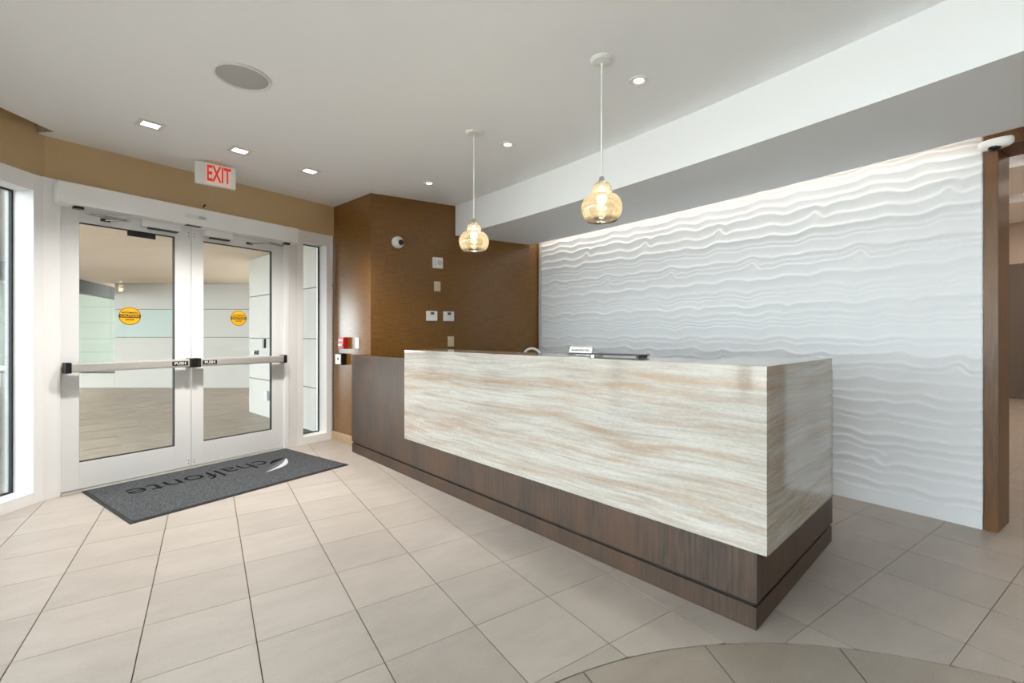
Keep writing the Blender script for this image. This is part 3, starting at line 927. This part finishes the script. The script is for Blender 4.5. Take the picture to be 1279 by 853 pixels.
# office chair behind the desk (only the hoop of its back shows above the ledge)
ch = root('office_chair', at(desk_o, desk_ang, -2.80, 1.22, 0), R(desk_ang), 'white hoop-backed office chair standing behind the desk', 'chair')
bm = bmesh.new()
for k in range(5):
    a = 2 * math.pi * k / 5
    tube([(0, 0, .09), (.30 * math.cos(a), .30 * math.sin(a), .065)], [.025, .014], 8, bm)
build('star_base', bm, M_STEEL, ch)
for k in range(5):
    a = 2 * math.pi * k / 5
    build('caster', lathe([(0, -.012), (.028, -.012), (.03, 0), (.028, .012), (0, .012)], 12, axis='y', c=(.30 * math.cos(a), .30 * math.sin(a), .03)), M_BLACK, ch)
build('gas_lift', lathe([(0, .08), (.025, .08), (.025, .30), (.018, .30), (.018, .44), (0, .44)], 14), M_STEEL, ch)
build('seat', B(-.24, .24, -.24, .24, .44, .51, .03), M_DARK, ch)
hoop = [(-.20, .23, .49), (-.20, .27, .70)]
for k in range(13):
    a = math.pi - math.pi * k / 12
    hoop.append((.155 * math.cos(a), .30, .945 + .135 * math.sin(a)))
hoop += [(.20, .27, .70), (.20, .23, .49)]
build('back_hoop', tube(hoop, .013, 10), M_PLASTIC, ch, smooth=True)
pan = [(.135 * math.cos(math.pi * k / 12), .93 + .09 * math.sin(math.pi * k / 12)) for k in range(13)]
bm = prism([(p[0], p[1]) for p in pan] + [(-.15, .72), (.15, .72)], -.006, .006)
bm.transform(Matrix.Translation((0, .29, 0)) @ Matrix.Rotation(R(90), 4, 'X'))
build('backrest', bm, mat('pale_grey_mesh', srgb(196, 190, 180), .7), ch)

# ------------------------------------------------------------------ entrance mat
MA = math.degrees(math.atan2(5.427 - 4.817, .708 + .816))
mc = ((-.816 - .42 + 1.093 + .708) / 4, (4.817 + 3.81 + 4.423 + 5.427) / 4)
mt = root('entrance_mat', (mc[0], mc[1], 0), R(MA), 'charcoal entrance mat with black lettering in front of the doors', 'mat')
ML, MW = 1.637, 1.083
build('pile', B(-ML / 2 + .022, ML / 2 - .022, -MW / 2 + .022, MW / 2 - .022, .0015, .010, .002), M_RUG, mt)
build('rubber_edge', B(-ML / 2, ML / 2, -MW / 2, MW / 2, .0005, .006, .002), M_RUGEDGE, mt)
tm = Matrix.Translation((-.105, .165, .0106)) @ Matrix.Rotation(math.pi, 4, 'Z')
text_obj('mat_lettering', 'chalfonte', .33, .0004, M_RUGBLACK, mt, tm, width=1.05, offset=-.002)
def crescent(cx, cy, L_, w0, w1, ang, z):
    n = 18; pts = []
    for k in range(n + 1):
        t = k / n; pts.append((L_ * (t - .5), w0 * math.sin(math.pi * t)))
    for k in range(n, -1, -1):
        t = k / n; pts.append((L_ * (t - .5), w1 * math.sin(math.pi * t)))
    c, s = math.cos(R(ang)), math.sin(R(ang))
    pts = [(cx + x * c - y * s, cy + x * s + y * c) for x, y in pts]
    # drop duplicate tips
    out = []
    for p in pts:
        if not out or math.hypot(p[0] - out[-1][0], p[1] - out[-1][1]) > 1e-5: out.append(p)
    if math.hypot(out[0][0] - out[-1][0], out[0][1] - out[-1][1]) < 1e-5: out.pop()
    return prism(out, .0098, z)
build('mat_emblem', crescent(.418, -.009, .47, -.088, -.036, 40.8, .0112), M_RUGGREY, mt)
build('mat_emblem', crescent(.433, .019, .41, -.042, -.002, 39.8, .0112), M_RUGSLATE, mt)
build('mat_emblem', crescent(.50, .114, .235, .0, .052, 27.6, .0112), M_RUGBLACK, mt)

# ------------------------------------------------------------------ wall devices
def on(o, ang, x, z, name, label, cat, y=0.0, group=None):
    return root(name, at(o, ang, x, y, z), R(ang), label, cat, group)
# narrow brown wall
f = on(O_A, A_ANG, .265, 1.07, 'fire_alarm_pull', 'red fire alarm pull station on the narrow brown wall', 'alarm')
build('housing', B(-.06, .06, -.055, -.001, 0, .13, .006), M_RED, f)
build('pull_handle', B(-.04, .04, -.066, -.0555, .03, .055, .003), M_PLASTIC, f)
build('face_text_bar', B(-.045, .045, -.0575, -.0552, .085, .105, .0008), M_PLASTIC, f)
f = on(O_A, A_ANG, .225, .885, 'door_release_button', 'square steel door release button in a black box', 'switch')
build('back_box', B(-.07, .07, -.06, -.001, 0, .13, .004), M_BLACK, f)
pl = build('push_plate', B(-.06, .06, -.068, -.0602, .01, .12, .003), M_ALU, f)
build('button_mark', lathe([(0, -.0702), (.018, -.0702), (.02, -.0682)], 16, axis='y', c=(0, 0, .07)), M_DARK, pl)
f = on(O_A, A_ANG, .53, 1.075, 'light_switch', 'white wall switch plate above the desk end', 'switch')
build('plate', B(-.04, .04, -.008, -.0005, 0, .12, .002), M_PLASTIC, f)
build('rocker', B(-.017, .017, -.012, -.0082, .026, .094, .002), M_PLASTIC, f)
# wide brown wall
f = on(O_B, B_ANG, .288, 2.237, 'dome_camera', 'white round security camera on the brown wall', 'camera')
build('base_ring', lathe([(0, -.001), (.066, -.001), (.066, -.018), (.058, -.030), (0, -.030)], 32, axis='y'), M_PLASTIC, f, smooth=True)
e_ = build('eyeball', lathe([(.04 * math.cos(R(t)), -.028 - .036 * math.sin(R(t))) for t in range(0, 91, 10)], 28, axis='y', c=(.012, 0, -.004)), M_PLASTIC, f, smooth=True)
build('lens', lathe([(.030, -.050), (.028, -.070), (0, -.074)], 24, axis='y', c=(.022, 0, -.006)), M_BLACK, e_)
f = on(O_B, B_ANG, .746, 1.986, 'wall_chime', 'white slotted wall sounder with round grille on brown wall', 'alarm')
bd_ = build('housing', B(-.062, .062, -.030, -.001, 0, .126, .010), M_PLASTIC, f)
build('grille', lathe([(.016, -.031), (.022, -.0325), (.028, -.031)], 24, axis='y', c=(.020, 0, .066)), M_GRILLE, bd_)
build('grille', lathe([(0, -.0315), (.009, -.0315), (.010, -.0302)], 20, axis='y', c=(.020, 0, .066)), M_GRILLE, bd_)
for k in range(3): build('slot', B(-.045, -.020, -.0308, -.0302, .035 + .022 * k, .041 + .022 * k), M_GRILLE, bd_)
f = on(O_B, B_ANG, .746, 1.726, 'blank_plate', 'ivory blank wall plate below the slotted sounder', 'wall plate')
build('plate', B(-.039, .039, -.007, -.0005, 0, .112, .003), M_IVORY, f)
build('screw', lathe([(0, -.0085), (.004, -.008), (.004, -.006)], 10, axis='y', c=(0, 0, .018)), M_IVORY, f)
build('screw', lathe([(0, -.0085), (.004, -.008), (.004, -.006)], 10, axis='y', c=(0, 0, .094)), M_IVORY, f)
for k, x in enumerate((.676, .881)):
    f = on(O_B, B_ANG, x, 1.386, 'thermostat', ['left of two white thermostats side by side on brown wall', 'right of two white thermostats side by side on brown wall'][k], 'thermostat', group='thermostats on the brown wall')
    h = build('housing', B(-.065, .065, -.028, -.001, 0, .112, .008), M_PLASTIC, f)
    build('display', B(-.018, .024, -.0292, -.0282, .072, .100, .001), M_LCD, h)
    build('cover_seam', B(-.058, .058, -.0288, -.0281, .058, .0605), M_GRILLE, h)
f = on(O_B, B_ANG, .914, 1.092, 'outlet_plate', 'ivory wall plate just above the desk top', 'wall plate')
build('plate', B(-.039, .039, -.007, -.0005, 0, .118, .003), M_IVORY, f)
build('rocker', B(-.016, .016, -.011, -.0072, .026, .092, .002), M_IVORY, f)

# dome camera under the soffit, by the portal
f = root('soffit_camera', (3.90, .655, H_SOF), R(-95), 'white oval security camera on the soffit beside the portal', 'camera')
bm = lathe([(0, 0), (.058, 0), (.062, -.012), (.060, -.034), (.048, -.048), (0, -.052)], 32)
bm.transform(Matrix.Diagonal((1.25, .8, 1, 1)))
build('base', bm, M_PLASTIC, f, smooth=True)
build('dome', lathe([(.030 * math.cos(R(t)), -.044 - .026 * math.sin(R(t))) for t in range(0, 91, 10)], 24, c=(-.002, -.014, 0)), M_BLACK, f, smooth=True)

# ------------------------------------------------------------------ ceiling speaker and downlights
f = root('ceiling_speaker', (.17, 3.094, H_CEIL), 0, 'large round grey ceiling speaker grille', 'speaker')
build('rim', lathe([(.135, -.001), (.152, -.002), (.150, -.008), (.138, -.010), (.134, -.004)], 48), M_FRAME2, f)
build('grille', lathe([(0, -.008), (.06, -.0075), (.134, -.004), (.134, -.001)], 48), M_GRILLE, f)

def spot(parent, energy, size=R(95)):
    ld = bpy.data.lights.new('downlight_lamp', 'SPOT'); ld.energy = energy; ld.spot_size = size; ld.spot_blend = 1.0
    ld.shadow_soft_size = .04; ld.color = (1, .96, .9)
    lo = bpy.data.objects.new('downlight_lamp', ld); link(lo, parent); lo.location = (0, 0, -.03)
SQ = [(-.342, 4.16), (.218, 4.339), (.781, 4.519)]
for k, (x, y) in enumerate(SQ):
    f = root('square_downlight', (x, y, H_CEIL), R(18), ['square recessed downlight nearest the left windows', 'square recessed downlight beside the exit sign', 'square recessed downlight nearest the brown wall'][k], 'downlight', 'square downlights before the doors')
    bm = bmesh.new()
    for a in ((-.075, .075, -.075, -.040), (-.075, .075, .040, .075), (-.075, -.050, -.040, .040), (.050, .075, -.040, .040)): box(bm, a[0], a[1], a[2], a[3], -.005, -.0005)
    build('trim_ring', bm, M_FRAME2, f)
    build('lamp', B(-.050, .050, -.040, .040, -.004, -.001), M_SPOT, f)
    build('aperture', lathe([(.016, -.0042), (.02, -.0062), (.024, -.0042)], 20), M_FRAME2, f)
    spot(f, 105, R(110))
RD = [(2.125, 1.828), (1.973, 3.017), (1.827, 4.217)]
for k, (x, y) in enumerate(RD):
    f = root('round_downlight', (x, y, H_CEIL), 0, ['round recessed downlight nearest the camera, beside the near pendant', 'middle round recessed downlight, beside the far pendant', 'round recessed downlight farthest back, by the brown wall'][k], 'downlight', 'round downlights along the desk')
    build('trim_ring', lathe([(.026, -.001), (.058, -.002), (.056, -.007), (.042, -.010), (.034, -.008), (.026, -.002)], 32), M_FRAME, f)
    build('lamp', lathe([(0, -.005), (.028, -.004), (.028, -.001)], 28), M_SPOT, f)
    build('lens_ring', lathe([(.012, -.0042), (.016, -.006), (.02, -.0042)], 20), M_FRAME2, f)
    spot(f, 34, R(70))

# ------------------------------------------------------------------ pendants
def pendant(x, y, label):
    p = root('pendant_lamp', (x, y, H_CEIL), 0, label, 'pendant lamp', 'glass pendants over the desk')
    build('canopy', lathe([(0, -.0005), (.062, -.0005), (.062, -.006), (.05, -.016), (.012, -.022), (0, -.022)], 36), M_PLASTIC, p, smooth=False)
    build('rod', tube([(0, 0, -.02), (0, 0, -.650)], .0048, 8), M_PLASTIC, p)
    build('socket', lathe([(0, -.645), (.012, -.645), (.016, -.66), (.016, -.70), (0, -.70)], 20), M_STEEL, p)
    prof_ = [(.017, -.668), (.030, -.674), (.044, -.690), (.052, -.712), (.054, -.728), (.050, -.738), (.060, -.743), (.083, -.753), (.100, -.770), (.110, -.793), (.113, -.816), (.109, -.840), (.099, -.862), (.085, -.884)]
    inner = [(r - .004, h + .001) for r, h in reversed(prof_)]
    sh = build('shade', lathe(prof_ + inner + [prof_[0]], 44), M_AMBER, p, smooth=True)
    build('bulb', lathe([(0, -.70), (.012, -.705), (.02, -.73), (.026, -.755), (.024, -.78), (.012, -.795), (0, -.798)], 20), M_BULB, p, smooth=True)
    ld = bpy.data.lights.new('pendant_bulb', 'POINT'); ld.energy = 1.4; ld.color = (1, .82, .6); ld.shadow_soft_size = .03
    lo = bpy.data.objects.new('pendant_bulb', ld); link(lo, p); lo.location = (0, 0, -.83)
    return p
pendant(1.796, 1.804, 'amber glass pendant lamp nearer the camera')
pendant(1.648, 2.978, 'amber glass pendant lamp farther back, by the brown wall')

# ================================================================== outside
def CP(u, d):                                 # plan point on the sight line of column u at depth d (design coordinates)
    X = (u - 639.5) * d / 569.0
    c, s = math.cos(YAW), math.sin(YAW)
    return Vector((X * c + d * s, -X * s + d * c, 0))
gr = build('ground', B(-40, 30, -30, 40, -.30, -.14), mat('pale_paving', srgb(226, 223, 217), .8)); gr.name = 'ground'
meta(gr, 'pale paved ground around the building', 'ground', kind='structure')
pv = build('pavement', prism([(G_O + nv(G_ANG) * .16 + dv(G_ANG) * .1)[:2], at(G_O, G_ANG, 6, 14)[:2], at(G_O, G_ANG, -9, 14)[:2], at(G_O, G_ANG, -9, -2)[:2], at(LP[2], 74, 0, .22)[:2], at(LP[1], 62, 0, .22)[:2], at(LP[0], 40, 0, .22)[:2]], -.14, -.022), M_GROUT)
meta(pv, 'grey stone plank paving outside the entrance doors', 'pavement', kind='structure')
pm = build('paver', B(-.297, .297, -.147, .147, -.02, 0, .002), M_PAVER, pv); base_me = pm.data; first = True
rest = bmesh.new(); cnt = 0
cells = []
for j in range(46):
    for i in range(-15, 10):
        lx = i * .6 + (.3 if j % 2 else 0) + (.13 if j % 3 == 0 else 0); ly = .36 + j * .3
        p = at(G_O, G_ANG, lx, ly)
        if lx > -.25 + (ly - .6) * .5: continue
        q = project(p[0], p[1], -.015)
        vis = q and -15 < q[0] < 410 and 480 < q[1] < 640
        cells.append((0 if vis else 1, math.hypot(p[0], p[1]), p))
cells.sort(key=lambda c: (c[0], c[1]))
MR = Matrix.Rotation(R(G_ANG), 4, 'Z')
for v_, d_, p in cells:
    if v_ == 0 and cnt < 290:
        o = pm if first else link(bpy.data.objects.new('paver', base_me), pv)
        first = False; cnt += 1
        o.location = (p[0], p[1], -.004 + random.uniform(-.003, .003)); o.rotation_euler = (0, 0, R(G_ANG))
    else:
        t = bmesh.new(); box(t, -.297, .297, -.147, .147, -.02, 0); t.transform(Matrix.Translation((p[0], p[1], -.004)) @ MR)
        tmp = bpy.data.meshes.new('t'); t.to_mesh(tmp); t.free(); rest.from_mesh(tmp); bpy.data.meshes.remove(tmp)
o = build('paver_field', rest, M_PAVER, pv); o['kind'] = 'stuff'

# canopy over the drive
cz = 2.44
can = root('canopy', (-.5, 10, cz), 0, 'beige canopy soffit over the drive outside the doors', 'canopy', kind='structure')
w0, w1 = Vector((-3.7, 6.2, 0)), Vector((-1.7, 16.6, 0))
def rel(p): return (p[0] + .5, p[1] - 10)
build('soffit_panel', prism([rel(w0), rel(w1), rel((6, 16.6)), rel((6, 5.9)), rel(at(G_O, G_ANG, 0, .22)), rel(at(G_O, G_ANG, -2.5, .22)), rel((-3.7, 5.1))], 0, .25), M_CANOPY, can)
build('edge_beam', prism([rel(w0), rel(w1), rel(w1 + Vector((-.25, 0, 0))), rel(w0 + Vector((-.25, 0, 0)))], -.27, .25), mat('backlit_beam_shade', srgb(56, 54, 50), .8), can)  # beam colour darkened to carry its backlit shade

build('sky_blocker', prism([rel((-3.9, 6.4)), rel((-1.9, 20)), rel((-1.9, 28)), rel((-24, 28)), rel((-24, 6.4))], .9, 1.2), M_CANOPY, can)  # unseen slab added to keep sky light off the drive and far walls
# projecting white wall on the right outside, clad in panels
def clad(name, a, b, thick, zs, label, mats=None, splits=1):
    d = (b - a); L_ = d.length; ang = math.atan2(d.y, d.x)
    r = root(name, (a.x, a.y, 0), ang, label, 'wall', kind='structure')
    build('backing', B(0, L_, .03, thick, -.02, zs[-1]), M_DARK, r)
    for k in range(len(zs) - 1):
        for s_ in range(splits):
            m_ = mats.get((k, s_), M_EXTW) if mats else M_EXTW
            build('panel', B(L_ * s_ / splits + .004, L_ * (s_ + 1) / splits - .004, 0, .0295, zs[k] + .006, zs[k + 1] - .006, .002), m_, r)
    return r
pz = [-.02, .545, 1.178, 1.835, cz]
pa, pb = Vector((.561, 8.412, 0)), Vector((1.25, 5.86, 0))
rw = clad('wall_porch', pa, pb, 1.2, pz, 'white panelled wall projecting outside beside the doors')
o = build('panel', B(-.03, -.0005, 0, 1.2, -.02, cz), M_EXTW, rw)
fa, fb = CP(143, 10.68), CP(420, 10.68)
clad('wall_drive', fa, fb, .3, pz, 'white panelled wall far across the drive', {(2, 0): M_AQUAREFL}, splits=3)
lw_ = root('wall_planter', tuple(CP(-120, 10.68)), -YAW * 0 + math.atan2((CP(143, 10.68) - CP(-120, 10.68)).y, (CP(143, 10.68) - CP(-120, 10.68)).x), 'low white wall with dark coping across the drive', 'wall', kind='structure')
LL = (CP(143, 10.68) - CP(-120, 10.68)).length
build('low_wall', B(0, LL, 0, .3, -.02, .335), M_EXTW, lw_)
build('coping', B(0, LL + .0, -.02, .32, .336, .37), M_PLANT, lw_)
ga, gb_ = CP(-160, 18.5), CP(170, 18.5)
clad('wall_neighbour', ga, gb_, .3, [-.02, .545, 1.09, 1.74, 2.39, 3.04, 3.7], 'pale green clad building beyond the drive', {(k, 0): M_EXTG for k in range(6)})

# fittings on the projecting wall
pang = math.degrees(math.atan2(pb.y - pa.y, pb.x - pa.x))
f = on(pa, pang, .62, 1.03, 'card_reader', 'slim black card reader on the wall outside', 'card reader')
build('housing', B(-.035, .035, -.03, -.0008, 0, .14, .005), M_BLACK, f)
build('indicator', B(-.01, .01, -.0315, -.0302, .11, .12), M_LCD, f)
f = on(pa, pang, .30, .92, 'door_lever', 'chrome and black lever lock on the wall outside', 'lock')
build('plate', B(-.06, .07, -.02, -.0008, 0, .07, .004), M_BLACK, f)
build('lever', B(-.045, .0, -.05, -.0205, .015, .055, .004), M_STEEL, f)
f = on(pa, pang, .72, .25, 'outdoor_outlet', 'grey covered outlet low on the wall outside', 'outlet')
build('cover', B(-.06, .06, -.03, -.0008, 0, .14, .006), M_GRILLE, f)
build('lid', B(-.05, .05, -.036, -.0302, .01, .13, .004), M_GRILLE, f)
